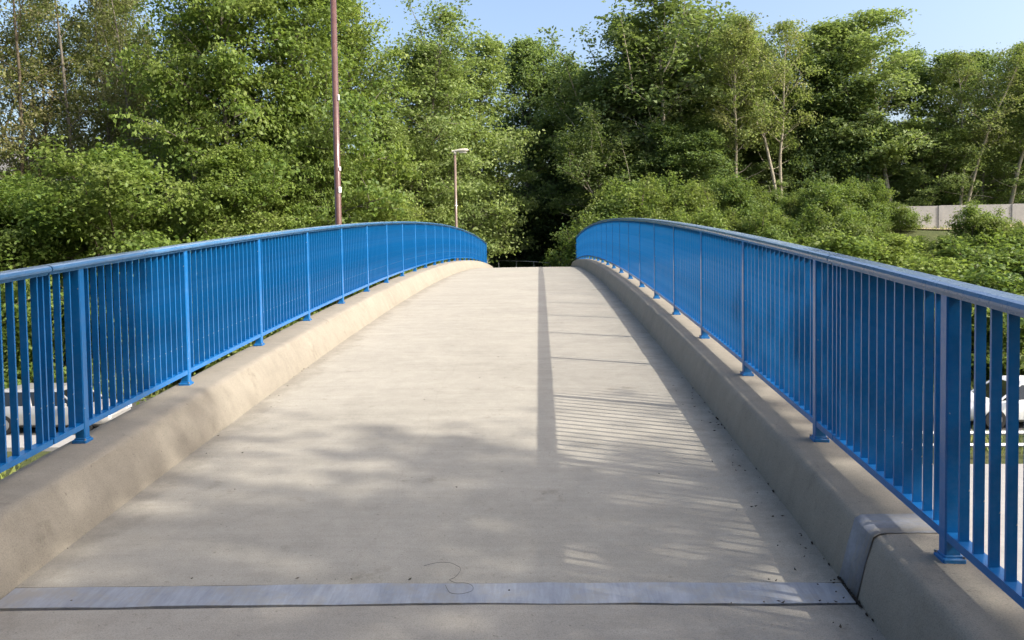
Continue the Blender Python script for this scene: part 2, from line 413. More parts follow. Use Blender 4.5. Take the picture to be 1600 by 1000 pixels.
bp(deck_mesh('deck', Y0, Y1, M['deck'], j0=True))
rng = random.Random(3)
def kerb_mesh(name, side, ya, yb, mat, wob=.004, shift=0):
    foot, top, out = ((XR0, 1.462, 1.828), (XL0, -2.675, -3.035))[side]
    sg = 1 if side == 0 else -1
    pr = [(foot, -KH - .14), (foot, -KH + .0), (foot + (top - foot) * .55, -KH * .45), (top - sg * .006, -.05), (top + sg * .006, -.022), (top + sg * .03, -.005), (top + sg * .07, 0), ((top + out) / 2, .004), (out - sg * .02, 0), (out, -.02), (out, -.8), (foot + sg * .1, -.8)]
    pr = [(x + shift * sg * .5, z) for x, z in pr]
    n = max(4, int((yb - ya) / .3)); V = []; Fc = []; k = len(pr)
    for i in range(n + 1):
        y = ya + (yb - ya) * i / n
        for j, (x, z) in enumerate(pr):
            a = wob if 1 < j < 9 else 0
            V.append((x + rng.uniform(-a, a), y, zk(y) + z + rng.uniform(-a, a) * .5))
    for i in range(n):
        for j in range(k):
            q = (j + 1) % k; f = (i * k + j, i * k + q, (i + 1) * k + q, (i + 1) * k + j)
            Fc.append(f if side == 0 else f[::-1])
    Fc += [tuple(range(k)), tuple(range((n + 1) * k - 1, n * k - 1, -1))]
    return mk(name, V, Fc, mat, None, True)
def auto_smooth(o, ang=35):
    me = o.data
    try: me.set_sharp_from_angle(angle=math.radians(ang))
    except Exception: pass
kp = [bp(kerb_mesh('kerb', sd_, a, b, M['kerb'])) for sd_, a, b in ((0, 3.56, 22.0), (0, 22.012, Y1 + .3), (1, 3.27, 25.6), (1, 25.615, Y1 + .3))]
# approach
appr = deck_mesh('approach_path', -7, 3.37, M['approach'], j1=True); tag(appr, 'grey concrete approach slab before the bridge joint', 'path', kind='structure')
ka = kerb_mesh('kerb', 0, -7, 3.50, M['kerb_old'], .002, .0); ka.parent = appr
kb = kerb_mesh('kerb', 1, -7, 3.10, M['kerb_old'], .006, .0); kb.parent = appr
for o in (*kp, ka, kb): auto_smooth(o)
# expansion joint: rubber bed and steel plate
V = []; Fc = []
for i in range(9):
    x = XL0 - .05 + (XR0 + .05 - XL0 + .05) * i / 8
    for dy in (-.14, .14): y = jc(x) + dy; V.append((x, y, zd(y) - .018))
Fc = [(2 * i, 2 * i + 2, 2 * i + 3, 2 * i + 1) for i in range(8)]
bp(mk('joint_bed', V, Fc, M['rubber']))
def joint_plate(xa, xb):
    V = []; n = 20; r = random.Random(5)
    for i in range(n + 1):
        x = xa + (xb - xa) * i / n
        e0, e1 = r.uniform(-.005, .005), r.uniform(-.005, .005)
        for dy, dz in ((-.088 + e0, -.016), (-.088 + e0, .004), (.088 + e1, .004), (.088 + e1, -.016)):
            y = jc(x) + dy; V.append((x, y, zd(y) + dz + .006 * math.cos((x + .57) * 1.4)))
    Fc = []
    for i in range(n):
        for j in range(3): a = i * 4 + j; Fc.append((a, a + 4, a + 5, a + 1))
    Fc += [(0, 1, 2, 3), (n * 4 + 3, n * 4 + 2, n * 4 + 1, n * 4)]
    return mk('joint_plate', V, Fc, M['plate'])
bp(joint_plate(XL0 + .01, XR0 - .015))
for side in (0, 1):
    foot, top, out = ((XR0, 1.462, 1.828), (XL0, -2.675, -3.035))[side]; sg = 1 if side == 0 else -1
    e = .005
    pr = [(foot - sg * e, -KH + .005), (foot + (top - foot) * .55 - sg * e, -KH * .45), (top - sg * (.006 + e), -.05), (top - sg * .002, -.014), (top + sg * .028, .003), (top + sg * .07, e), (out - sg * .02, e + .002), (out + sg * e, -.02), (out + sg * e, -.3)]
    V = []; ya, yb = (3.445, 3.645) if side == 0 else (3.08, 3.29)
    for y in (ya, (ya + yb) / 2, yb):
        for (x, z) in pr: V.append((x, y, zk(y) + z))
    k = len(pr); Fc = [(i * k + j, i * k + j + 1, (i + 1) * k + j + 1, (i + 1) * k + j) if sg > 0 else (i * k + j, (i + 1) * k + j, (i + 1) * k + j + 1, i * k + j + 1) for i in range(2) for j in range(k - 1)]
    o = mk('kerb_joint_cover', V, Fc, M['cover'], None, True); bp(o); auto_smooth(o)
    md = o.modifiers.new('thick', 'SOLIDIFY'); md.thickness = .002; md.offset = -1 if sg > 0 else 1
# piers and abutment
for py in (12.5, 33):
    b = B(); b.box(-1.6, .5, py - .4, py + .4, ZR - .3, zd(py) - .5, .08); bp(b.build('pier', M['pier']))
b = B(); b.box(-3.1, 1.82, 1.2, 3.25, ZR - .3, zd(2) - .62); bp(b.build('abutment', M['pier']))

# ---------------------------------------------------------------- railings
PW, PD = .066, .056
XP = {0: 1.642 + PW / 2, 1: -2.90 - PW / 2}
HB = 1.10
bar_me = B().box(-.0195, .0195, -.0055, .0055, .125, HB + .004).mesh('baluster', M['blue'])
post_me = B().box(-PW / 2, PW / 2, -PD / 2, PD / 2, .012, HB + .006, .006).mesh('post', M['blue'])
bpl = B(); bpl.box(-.047, .047, -.043, .043, -.004, .020, .005); bpl.box(-.037, .037, -.032, .032, .018, .030, .003)
base_me = bpl.mesh('base_plate', M['blue'])
bolt_me = B().tube([(0, 0, 0), (0, 0, .010)], .006, 6).mesh('bolt', M['steel'])
NB = 15; YJ = 4.42
cap_prof = [(-.060, .022), (-.062, .034), (-.056, .048), (-.040, .054), (.040, .054), (.056, .048), (.062, .034), (.060, .022), (.046, .020), (.046, .012), (.036, .010), (.036, 0), (-.036, 0), (-.036, .010), (-.046, .012), (-.046, .020)]
def railing(name, side, posts, ya, yb, bars, label):
    root = empty(name, (XP[side], (ya + yb) / 2, zk((ya + yb) / 2))); root['label'] = label; root['category'] = 'railing'; root['group'] = 'blue railings of the footbridge'
    inv = Matrix.Translation(-root.location)
    def par(o): o.parent = root; o.matrix_parent_inverse = inv; return o
    for y in posts:
        p = par(inst('post', post_me, None, (XP[side], y, zk(y))))
        q = inst('base_plate', base_me, p)
        for (bx, by) in ((-.040, .036), (.040, -.036)): inst('bolt', bolt_me, p, (bx, by, .018))
    n = max(3, int((yb - ya) / .55)); yy = [ya + (yb - ya) * i / n for i in range(n + 1)]
    x = XP[side]
    h = B().sweep([(x + a, HB + z) for a, z in cap_prof][::-1], yy, zk).build('handrail', M['blue_cap'], None, False); par(h); 
    ed = [ya] + [p for p in posts] + [yb]
    for i, (a, b) in enumerate(zip(ed[:-1], ed[1:])):
        a2 = a + (PD / 2 - .002 if i else 0); b2 = b - (PD / 2 - .002 if i < len(ed) - 2 else 0)
        if b2 - a2 < .03: continue
        r = B().sweep([(x - .028, .092), (x - .028, .127), (x + .028, .127), (x + .028, .092)][::-1], [a2, (a2 + b2) / 2, b2], zk).build('bottom_rail', M['blue']); par(r)
    bars = sorted(bars)
    for y in bars[:300]: par(inst('baluster', bar_me, None, (x, y, zk(y))))
    if bars[300:]:
        s = B()
        for y in bars[300:]: s.box(x - .0195, x + .0195, y - .0055, y + .0055, .125 + zk(y), HB + .004 + zk(y))
        o = par(s.build('far_balusters', M['blue'])); o['kind'] = 'stuff'
    return root
def side_posts(side):
    if side == 0: far = [4.71] + [3.061 + 1.6504 * i for i in range(2, 23)]; near = [3.21, 1.56, -.09, -1.74, -3.39]
    else: far = [4.75, 6.19] + [4.54 + 1.6504 * i for i in range(2, 23)]; near = [3.10, 1.45, -.2, -1.85, -3.5]
    return far, sorted(near)
for side in (0, 1):
    far, near = side_posts(side)
    allp = near + far
    bars = []
    for a, b in zip(allp[:-1], allp[1:]):
        n = NB
        bb = [a + (b - a) * (i + 1) / (n + 1) for i in range(n)]
        if a < YJ < b: bb = [y for y in bb if abs(y - YJ) > .055] + [YJ - .03, YJ + .03]
        bars += bb
    end = far[-1] + .03
    sn = 'right' if side == 0 else 'left'
    railing('bridge_railing', side, far, YJ + .006, end, [y for y in bars if y > YJ],
            ('long blue railing on the shaded kerb side, its bars throwing striped shadows across the deck', 'long sunlit blue railing on the kerb side with the brown lamp pole behind')[side])
    railing('approach_railing', side, near, -4.2, YJ - .006, [y for y in bars if y < YJ],
            ('short blue railing before the joint, standing on kerb with the metal joint cover', 'short blue railing before the joint, with the parked cars seen through its bars')[side])

# litter and wire on the deck
s = B(); r = random.Random(12)
for i in range(120):
    u = r.random()
    if u < .62: y = 2.2 + 5.5 * r.random() ** 1.3; x = XR0 - .012 - abs(r.gauss(0, .10))
    elif u < .78: y = jc(1) + r.choice((-.095, .095)) + r.uniform(-.01, .01); x = r.uniform(-2.5, 1.38) if r.random() < .5 else r.uniform(.9, 1.38)
    elif u < .86: y = r.uniform(2.4, 9); x = XL0 + .012 + abs(r.gauss(0, .05))
    else: y = r.uniform(2.6, 9); x = r.uniform(-2.4, 1.3)
    L = r.uniform(.004, .014); a = r.uniform(0, 6.28); wd = L * r.uniform(.25, .6); z = zd(y) + .009
    ca, sa = math.cos(a), math.sin(a)
    P = [(-L, 0, .002), (0, -wd, 0), (L, 0, r.uniform(.002, .010)), (0, wd, .001), (0, 0, .006)]
    s.add([(x + px * ca - py * sa, y + px * sa + py * ca, z + pz) for px, py, pz in P], [(0, 1, 4), (1, 2, 4), (2, 3, 4), (3, 0, 4), (0, 3, 2, 1)])
o = s.build('leaf_litter', M['litter']); tag(o, 'scattered dark leaf crumbs along the shaded kerb foot', 'leaf litter', kind='stuff')
s = B(); r = random.Random(2)
for i in range(45):
    y = 3.38 + r.random() * .26 if r.random() < .7 else 2.6 + r.random() * 4.5; x = XR0 - .002 - r.random() * .01
    k_ = r.uniform(.003, .007); s.tube([(x, y - k_ * 1.6, zd(y)), (x - .002, y, zd(y) + .006), (x, y + k_ * 1.6, zd(y) + .002)], [k_ * .5, k_, k_ * .4], 5)
tag(s.build('joint_grit', M['dirt']), 'black grit packed in the corner where joint meets kerb', 'grit', kind='stuff')
wp = [(-.60, 3.72), (-.53, 3.745), (-.46, 3.74), (-.42, 3.70), (-.415, 3.65), (-.44, 3.60), (-.455, 3.575), (-.43, 3.56), (-.38, 3.55), (-.34, 3.52), (-.345, 3.48), (-.39, 3.45), (-.44, 3.47), (-.47, 3.53)]
def cat(P, n=5):
    o = []
    for i in range(len(P) - 1):
        p0, p1, p2, p3 = P[max(i - 1, 0)], P[i], P[i + 1], P[min(i + 2, len(P) - 1)]
        for k in range(n):
            t = k / n
            o.append(tuple(.5 * (2 * b + (c - a) * t + (2 * a - 5 * b + 4 * c - d) * t * t + (3 * b - a - 3 * c + d) * t ** 3) for a, b, c, d in zip(p0, p1, p2, p3)))
    return o + [P[-1]]
wp = cat(wp)
pts = [(x, y, zd(y) + .014 + .006 * abs(math.sin(i * .26))) for i, (x, y) in enumerate(wp)]
tag(B().tube(pts, .0009, 5).build('thin_wire', M['wire'], None, True), 'thin curled dark wire lying across the joint plate', 'wire')

# ---------------------------------------------------------------- lamps
def lamp(name, x, y, zb, zt, r0, r1, mat, label, head=True, stick=()):
    root = empty(name, (x, y, zb)); root['label'] = label; root['category'] = 'street lamp'
    h = zt - zb
    B().tube([(0, 0, -.3), (0, 0, h * .33), (0, 0, h)], [r0, (r0 + r1) / 2, r1], 14).build('pole', mat, root, True)
    B().tube([(0, 0, 0), (0, 0, 1.1)], r0 * 1.35, 14).build('pole_base', mat, root, True)
    # head: flattened cobra shape pointing to +x
    secs = [(-.16, .05, .05, 0), (-.05, .075, .07, .0), (.08, .10, .085, .015), (.30, .15, .11, .03), (.52, .16, .11, .04), (.66, .12, .085, .045), (.72, .04, .03, .045)]
    V = []; Fc = []; n = 12
    for (u, ww, hh, zz) in secs:
        for j in range(n):
            a = 2 * math.pi * j / n; V.append((u, ww * math.cos(a), h + .06 + zz + hh * math.sin(a) * (1 if math.sin(a) > 0 else .7)))
    for i in range(len(secs) - 1):
        for j in range(n): q = (j + 1) % n; Fc.append((i * n + j, i * n + q, (i + 1) * n + q, (i + 1) * n + j))
    Fc += [tuple(range(n)), tuple(range(len(V) - 1, len(V) - n - 1, -1))]
    hd = mk('lamp_head', V, Fc, M['lamp'], root, True)
    B().box(.22, .60, -.10, .10, h - .03, h + .035, .02).build('lamp_cover', M['lampglass'], hd)
    B().tube([(0, 0, h - .12), (0, 0, h + .06)], r1 * 1.25, 12).build('neck', M['lamp'], root, True)
    for (zz, a, ww, hh) in stick:
        V = []; rr = r0 * 1.02 + .003
        for k in range(5):
            an = a + (k - 2) * ww / 4
            for dz in (0, hh): V.append((rr * math.cos(an), rr * math.sin(an), zz - zb + dz))
        mk('sticker', V, [(2 * k, 2 * k + 2, 2 * k + 3, 2 * k + 1) for k in range(4)], M['sticker'], root)
    return root
lamp('street_lamp', -4.63, 17.5, ZR, 7.0, .088, .066, M['brown'], 'tall reddish brown lamp pole with white sticker scraps behind the railing', stick=((1.16, -.62, .9, .13), (1.66, -.5, .6, .09), (3.25, -.4, .6, .13)))
lamp('street_lamp', at(714, 40), 40.0, -3.3, 4.62, .085, .065, M['grey'], 'lamp post with pale oblong head against the trees beyond the bridge', stick=((1.85, -1.2, 2.4, .06),))

# ---------------------------------------------------------------- concrete wall on the far bank
def yw(x): return 46.2 - (x - 12) * .045
wall = empty('concrete_wall', (20, yw(20), .3)); tag(wall, 'weathered pale concrete wall on the bank beneath the trees', 'wall')
inv = Matrix.Translation(-wall.location)
PL = 4.05
for i in range(7):
    x0 = 11.0 + i * PL; x1 = x0 + PL - .05
    b = B()
    V = [(x0, yw(x0), -.6), (x1, yw(x1), -.6), (x1, yw(x1) + .25, -.6), (x0, yw(x0) + .25, -.6)]
    tz = 1.70 + .025 * math.sin(i * 2.1)
    V += [(x, y, tz) for x, y, z in V]
    b.add(V, [(0, 3, 2, 1), (4, 5, 6, 7), (0, 1, 5, 4), (1, 2, 6, 5), (2, 3, 7, 6), (3, 0, 4, 7)])
    o = b.build('wall_panel', M['wallc'], wall); o.matrix_parent_inverse = inv
    b = B(); b.box(x1 - .06, x1 + .16, yw(x1) - .045, yw(x1) + .2, -.6, tz + .01); o = b.build('wall_post', M['paving'], wall); o.matrix_parent_inverse = inv
edge = empty('ledge_edging', (19, 43.3, 0)); tag(edge, 'low broken concrete edging of the sandy ledge below the wall', 'edging')
for i in range(8):
    x = 14.5 + i * 1.55; b = B(); b.box(x, x + 1.5, 43.0, 43.25, -.5, .10 + .05 * math.sin(i * 3.7), .02); o = b.build('edging_block', M['pier'], edge); o.matrix_parent_inverse = Matrix.Translation(-edge.location)
V = []; n = 12
for i in range(n + 1):
    x = 10 + 26 * i / n
    for y in (43.2, 44.6, yw(x) + .05): V.append((x, y, max(float(terrain(x, y)), 0) + .06 + .1 * (y > 44)))
tag(mk('sandy_ledge', V, [(3 * i + j, 3 * i + 3 + j, 3 * i + 4 + j, 3 * i + 1 + j) for i in range(n) for j in (0, 1)], M['sand']), 'dry sandy ledge in front of the concrete wall', 'ledge', kind='structure')

# ---------------------------------------------------------------- far end railing
def tube_fence(name, pts, h, label, mat):
    root = empty(name, pts[0]); root['label'] = label; root['category'] = 'fence'; inv = Matrix.Translation(-Vector(pts[0]))
    for zz in (h, h * .5):
        o = B().tube([(x, y, z + zz) for x, y, z in pts], .022, 6).build('rail', mat, root, True); o.matrix_parent_inverse = inv
    for a, b in zip(pts[:-1], pts[1:]):
        d = (Vector(b) - Vector(a)); n = max(1, int(d.length / .9))
        for i in range(n):
            p = Vector(a) + d * i / n; o = B().tube([p - Vector((0, 0, .2)), p + Vector((0, 0, h))], .02, 6).build('fence_post', mat, root, True); o.matrix_parent_inverse = inv
tube_fence('path_fence', [(-2.75, 49.5, -2.35), (-.5, 49.9, -2.45), (1.6, 50.2, -2.7), (3.4, 50.4, -2.8)], 1.1, 'thin dark tubular fence across the shaded path end', M['steel'])
tube_fence('path_fence', [(-3.1, 43.0, -2.2), (-3.15, 44.2, -2.2), (-3.2, 46.4, -2.25)], 1.15, 'short sunlit grey fence where the sunny railing ends', M['steel'])

# guard rail on the right below the bridge
gr = empty('guard_rail', (4, 21.5, ZR)); tag(gr, 'galvanised guard rail along the edge of the pale yard', 'guard rail')
for i in range(15): B().box(i * 2.0 - .05, i * 2.0 + .05, -.05, .05, -.2, .82).build('guard_post', M['steel'], gr)
for zz in (.34, .68):
    V = []; 
    for x in (0, 29): V += [(x, -.06, zz), (x, -.10, zz + .06), (x, -.06, zz + .12), (x, -.055, zz + .12), (x, -.09, zz + .06), (x, -.055, zz)]
    mk('guard_beam', V, [(j, (j + 1) % 6, 6 + (j + 1) % 6, 6 + j) for j in range(6)] + [(5, 4, 3, 2, 1, 0), (6, 7, 8, 9, 10, 11)], M['steel'], gr)

# ---------------------------------------------------------------- cars
def car(x, y, rz, mat, label, van=False):
    root = empty('parked_car', (x, y, ZR + .012), rz); root['label'] = label; root['category'] = 'car'; root['group'] = 'cars parked on the street below the bridge'
    # body: stations along length (u), half widths and heights
    L = 4.4 if not van else 4.9
    st = [(-.5, .70, .30, .62), (-.485, .80, .24, .78), (-.40, .87, .20, .90), (-.25, .89, .19, .93), (.05, .89, .19, .93), (.22, .89, .19, .90), (.36, .87, .20, .82), (.46, .80, .22, .70), (.495, .68, .28, .56)]
    if van: st = [(u, w_, a, b + .12) for u, w_, a, b in st]
    V = []; Fc = []; n = 10
    for (u, hw, z0, z1) in st:
        zz = [(0, z0), (.75, z0), (.97, z0 + .12), (1.0, (z0 + z1) / 2), (.96, z1 - .07), (.88, z1)]
        ring = [(u * L, hw * a, b) for a, b in zz[1:]] + [(u * L, -hw * a, b) for a, b in zz[1:][::-1]]
        V += ring
    n = 10
    for i in range(len(st) - 1):
        for j in range(n): q = (j + 1) % n; Fc.append((i * n + j, i * n + q, (i + 1) * n + q, (i + 1) * n + j))
    Fc += [tuple(range(n - 1, -1, -1)), tuple(range((len(st) - 1) * n, len(st) * n))]
    body = mk('body', V, Fc, mat, root, True); auto_smooth(body, 40)
    H0 = .90 + (.12 if van else 0); H1 = 1.46 if not van else 1.95
    gh = [(-.47, -.36), (.24 if not van else .30, .08 if not van else .2)]
    def gre(s0, s1, za, zb, ia, ib):
        return [((-.47 * (1 - s0) + -.34 * s0) * L, ia), ]
    def ringz(t, grow=0):
        z = H0 - .04 + (H1 - H0 + .04) * t
        xa = (-.455 + (.10 if not van else .03) * t) * L - grow; xb = ((.27 if not van else .34) - (.20 if not van else .14) * t) * L + grow; hw = .80 - .16 * t + grow
        return [(xa, -hw, z), (xb, -hw * .98, z), (xb, hw * .98, z), (xa, hw, z)]
    V = ringz(0) + ringz(.88); mk('windows', V, [(0, 1, 5, 4), (1, 2, 6, 5), (2, 3, 7, 6), (3, 0, 4, 7), (0, 3, 2, 1)], M['glassdark'], root)
    V = ringz(.86, .012) + ringz(1.0, -.06); mk('roof', V, [(0, 1, 5, 4), (1, 2, 6, 5), (2, 3, 7, 6), (3, 0, 4, 7), (4, 5, 6, 7), (0, 3, 2, 1)], mat, root)
    a, b = ringz(0, .006), ringz(.88, .006)
    for k in range(4):
        B().tube([a[k], b[k]], .035, 6).build('window_pillar', mat, root)
    for sgn in (-1, 1):
        p0 = (Vector(a[0]) * .5 + Vector(a[1]) * .5); p1 = (Vector(b[0]) * .5 + Vector(b[1]) * .5)
        B().tube([(p0.x, sgn * abs(p0.y), p0.z), (p1.x, sgn * abs(p1.y), p1.z)], .03, 6).build('window_pillar', mat, root)
        for u in (-.30, .30):
            w1 = B().tube([(u * L, sgn * .70, .32), (u * L, sgn * .905, .32)], .32, 20).build('wheel', M['tyre'], root, True); auto_smooth(w1)
            B().tube([(u * L, sgn * .86, .32), (u * L, sgn * .912, .32)], .20, 10).build('rim', M['rim'], w1)
        B().box(.455 * L, .49 * L, sgn * .62 - .14, sgn * .62 + .14, .58, .70, .02).build('headlight', M['headlight'], root)
        B().box(-.497 * L, -.475 * L, sgn * .66 - .10, sgn * .66 + .10, .62, .80, .01).build('tail_light', M['redlight'], root)
        B().box(.16 * L, .195 * L, sgn * .98 - .09, sgn * .98 + .09, .93, 1.05, .02).build('mirror', mat, root)
    return root
car(-16.6, 25.6, 0.0, M['silver'], 'silver car parked by the pale pavement, its wheel seen through the railing')
car(-10.9, 25.7, 0.02, M['darkcar'], 'dark grey car parked just ahead of the silver one')
car(15.6, 25.6, math.pi, M['whitecar'], 'white car parked behind the guard rail')

# ---------------------------------------------------------------- houses far behind the trees
def house(name, x, y, zb, wx, wy, hw, hr, roof, label, rz=0):
    root = empty(name, (x, y, zb), rz); root['label'] = label; root['category'] = 'house'
    B().box(-wx / 2, wx / 2, -wy / 2, wy / 2, -1, hw).build('wall', M['render'], root)
    V = [(-wx / 2 - .4, -wy / 2 - .5, hw - .2), (wx / 2 + .4, -wy / 2 - .5, hw - .2), (wx / 2 + .4, 0, hw + hr), (-wx / 2 - .4, 0, hw + hr), (-wx / 2 - .4, wy / 2 + .5, hw - .2), (wx / 2 + .4, wy / 2 + .5, hw - .2)]
    V += [(a, b, c - .18) for a, b, c in V]
    rf = mk('roof', V, [(0, 1, 2, 3), (3, 2, 5, 4), (6, 9, 8, 7), (9, 10, 11, 8), (0, 6, 7, 1), (4, 5, 11, 10), (0, 3, 9, 6), (3, 4, 10, 9), (1, 7, 8, 2), (2, 8, 11, 5)], roof, root)
    for s_ in (-1, 1):
        mk('gable', [(s_ * wx / 2, -wy / 2, hw - .1), (s_ * wx / 2, wy / 2, hw - .1), (s_ * wx / 2, 0, hw + hr - .25), (s_ * (wx / 2 - .2), -wy / 2, hw - .1), (s_ * (wx / 2 - .2), wy / 2, hw - .1), (s_ * (wx / 2 - .2), 0, hw + hr - .25)], [(0, 1, 2), (3, 5, 4), (0, 3, 4, 1), (1, 4, 5, 2), (2, 5, 3, 0)], M['render'], root)
    B().box(wx * .2, wx * .2 + .6, .3, .9, hw + hr * .4, hw + hr + .7).build('chimney', M['roofgrey'], rf)
    for fz in (1.0, 3.8):
        if fz + 1.4 > hw: continue
        for i in range(int(wx / 2.6)):
            xx = -wx / 2 + 1.4 + i * 2.6
            f = B().box(xx - .6, xx + .6, -wy / 2 - .03, -wy / 2 + .05, fz, fz + 1.4).build('window', M['frame'], root)
            B().box(xx - .5, xx + .5, -wy / 2 - .045, -wy / 2 - .02, fz + .1, fz + 1.3).build('pane', M['glassdark'], f)
house('house', -45, 62, -2.3, 13, 9, 5.6, 4.6, M['roofgrey'], 'pale house with grey roof half hidden behind bare stems', .2)
house('house', -3.4, 88, -2.3, 9, 8, 4.2, 2.9, M['roofred'], 'small house with reddish roof glimpsed through the gap in the trees', .05)

# ---------------------------------------------------------------- vegetation
def tubes_np(paths, sides):
    V = []; Fc = []; n0 = 0
    for pts, rad in paths:
        pts = np.asarray(pts); k = len(pts); n = sides
        if rad[0] < .03: n = 3
        elif rad[0] < .07: n = 4
        t = np.gradient(pts, axis=0); t /= np.linalg.norm(t, axis=1, keepdims=True) + 1e-9
        ref = np.array([.31, .83, .21]); a = np.cross(t, ref); a /= np.linalg.norm(a, axis=1, keepdims=True) + 1e-9; b = np.cross(t, a)
        an = np.arange(n) * 2 * np.pi / n
        P = pts[:, None, :] + np.asarray(rad)[:, None, None] * (np.cos(an)[None, :, None] * a[:, None, :] + np.sin(an)[None, :, None] * b[:, None, :])
        V.append(P.reshape(-1, 3))
        i = np.arange(k - 1)[:, None] * n; j = np.arange(n)[None, :]; q = (j + 1) % n
        f = np.stack([i + j, i + n + j, i + n + q, i + q], -1).reshape(-1, 4) + n0
        Fc.append(f); n0 += k * n
    return np.concatenate(V), np.concatenate(Fc)
def quad_mesh(name, V, Q, mat, smooth=False):
    me = bpy.data.meshes.new(name); V = np.ascontiguousarray(V, np.float32); Q = np.ascontiguousarray(Q, np.int32)
    me.vertices.add(len(V)); me.vertices.foreach_set('co', V.ravel())
    me.loops.add(Q.size); me.loops.foreach_set('vertex_index', Q.ravel())
    me.polygons.add(len(Q)); me.polygons.foreach_set('loop_start', np.arange(len(Q), dtype=np.int32) * 4)
    if smooth: me.polygons.foreach_set('use_smooth', np.ones(len(Q), bool))
    me.materials.append(mat); me.update(calc_edges=True); return me
def leaf_quads(rg, C, N, size, aspect=.6, droop=0.0):
    """C centres, N preferred normals -> folded rhombus leaves"""
    n = len(C); N = N / (np.linalg.norm(N, axis=1, keepdims=True) + 1e-9)
    d = rg.normal(size=(n, 3)); d[:, 2] -= droop; d -= (d * N).sum(1, keepdims=True) * N; d /= np.linalg.norm(d, axis=1, keepdims=True) + 1e-9
    s = np.cross(N, d); L = size * rg.uniform(.6, 1.35, (n, 1)); W = L * aspect * rg.uniform(.8, 1.2, (n, 1)) * .5
    fold = N * (W * .5)
    P = np.stack([C - d * L * .5, C + s * W + fold + d * L * .05, C + d * L * .5 - N * L * .12, C - s * W + fold + d * L * .05], 1)
    return P.reshape(-1, 3), np.arange(n * 4).reshape(n, 4)
def curve(rg, p0, d0, L, n, wander, grav):
    pts = [np.array(p0, float)]; d = np.array(d0, float); d /= np.linalg.norm(d)
    for i in range(n):
        d = d + rg.normal(size=3) * wander + np.array([0, 0, grav]); d /= np.linalg.norm(d)
        pts.append(pts[-1] + d * L / n)
    return np.array(pts)
def make_tree(seed, H=14, stems=1, lean=.06, cb=.2, nl=34, spread=4, env='oval', up=(.25, 1.1), grav=-.02, sub=6, sublen=.45, cl=3, m=34, cr=.55, flat=.45, leaf=.17, r0=.2, leaf_top=1.0, wander=.08, shoots=0, twist=.6, low_dead=0, skirt=0):
    rg = np.random.default_rng(seed); paths = []; cents = []; outs = []
    for s in range(stems):
        az = rg.uniform(0, 6.28); ln = lean * rg.uniform(.5, 1.4) * (1 if stems == 1 else 2.6)
        base = (0, 0, -.3) if stems == 1 else (rg.normal() * .25, rg.normal() * .25, -.3)
        Hs = H * (1 if s == 0 else rg.uniform(.72, .98))
        tr = curve(rg, base, (math.cos(az) * ln, math.sin(az) * ln, 1), Hs * 1.0, 14, .035, .02)
        rs = r0 / (stems ** .4)
        paths.append((tr, rs * (1 - np.linspace(0, 1, 15)) ** .8 + .012))
        tl = np.linspace(0, 1, 15); nls = max(5, int(nl / stems))
        for i in range(nls):
            t = cb + (0.985 - cb) * ((i + rg.uniform(0, .9)) / nls)
            p = np.array([np.interp(t, tl, tr[:, k]) for k in range(3)])
            u = (t - cb) / (1 - cb)
            if env == 'oval': e = math.sin(math.pi * min(1, (u * .82 + .16))) ** .7
            elif env == 'cone': e = (1 - u) ** .75 * .95 + .12
            elif env == 'vase': e = (.35 + .65 * u) * (1 if u < .8 else (1 - u) / .2 * .6 + .4)
            elif env == 'column': e = .75 if u < .85 else .5
            elif env == 'dome': e = math.sqrt(max(.03, 1 - u * u))
            a = i * 2.399 + rg.uniform(-.6, .6); el = up[0] + (up[1] - up[0]) * u + rg.normal() * .12
            L = spread * e * rg.uniform(.7, 1.15)
            d = (math.cos(a) * math.cos(el), math.sin(a) * math.cos(el), math.sin(el))
            lb = curve(rg, p, d, L, 6, wander, grav)
            rl = rs * .42 * (1 - t * .75)
            paths.append((lb, np.linspace(rl, .008, 7)))
            for j in range(sub):
                v = .25 + .75 * (j + rg.uniform(0, 1)) / sub
                q = np.array([np.interp(v, np.linspace(0, 1, 7), lb[:, k]) for k in range(3)])
                dd = np.array(d) * .7 + rg.normal(size=3) * twist * np.array([1, 1, .55]); 
                sl_ = L * sublen * rg.uniform(.6, 1.2) * (1.1 - .4 * v) + .25
                sb = curve(rg, q, dd, sl_, 4, .14, grav * 1.5)
                paths.append((sb, np.linspace(max(.012, rl * .4), .005, 5)))
                for c in range(cl):
                    wv = rg.uniform(.35, 1.05); cents.append(sb[0] + (sb[-1] - sb[0]) * wv if wv > 1 else np.array([np.interp(wv, np.linspace(0, 1, 5), sb[:, k]) for k in range(3)]))
                    outs.append(cents[-1] - np.array([tr[7, 0], tr[7, 1], H * .5]))
            cents.append(lb[-1]); outs.append(lb[-1] - np.array([0, 0, H * .5]))
        for i in range(shoots):   # bare-ended upright shoots breaking the skyline
            t = rg.uniform(.55, .95); p = np.array([np.interp(t, tl, tr[:, k]) for k in range(3)]) + rg.normal(size=3) * np.array([spread * .35, spread * .35, .3])
            sh = curve(rg, p, (rg.normal() * .35, rg.normal() * .35, 1), H * rg.uniform(.18, .32), 6, .07, .02)
            paths.append((sh, np.linspace(.03, .006, 7)))
            for v in np.linspace(.15, 1, 9):
                cents.append(np.array([np.interp(v, np.linspace(0, 1, 7), sh[:, k]) for k in range(3)])); outs.append(np.array([0, 0, 1.]))
        for i in range(low_dead):
            t = rg.uniform(.12, .5); p = np.array([np.interp(t, tl, tr[:, k]) for k in range(3)]); a = rg.uniform(0, 6.28)
            paths.append((curve(rg, p, (math.cos(a), math.sin(a), .5), rg.uniform(1.2, 3.2), 6, .16, .02), np.linspace(.035, .006, 7)))
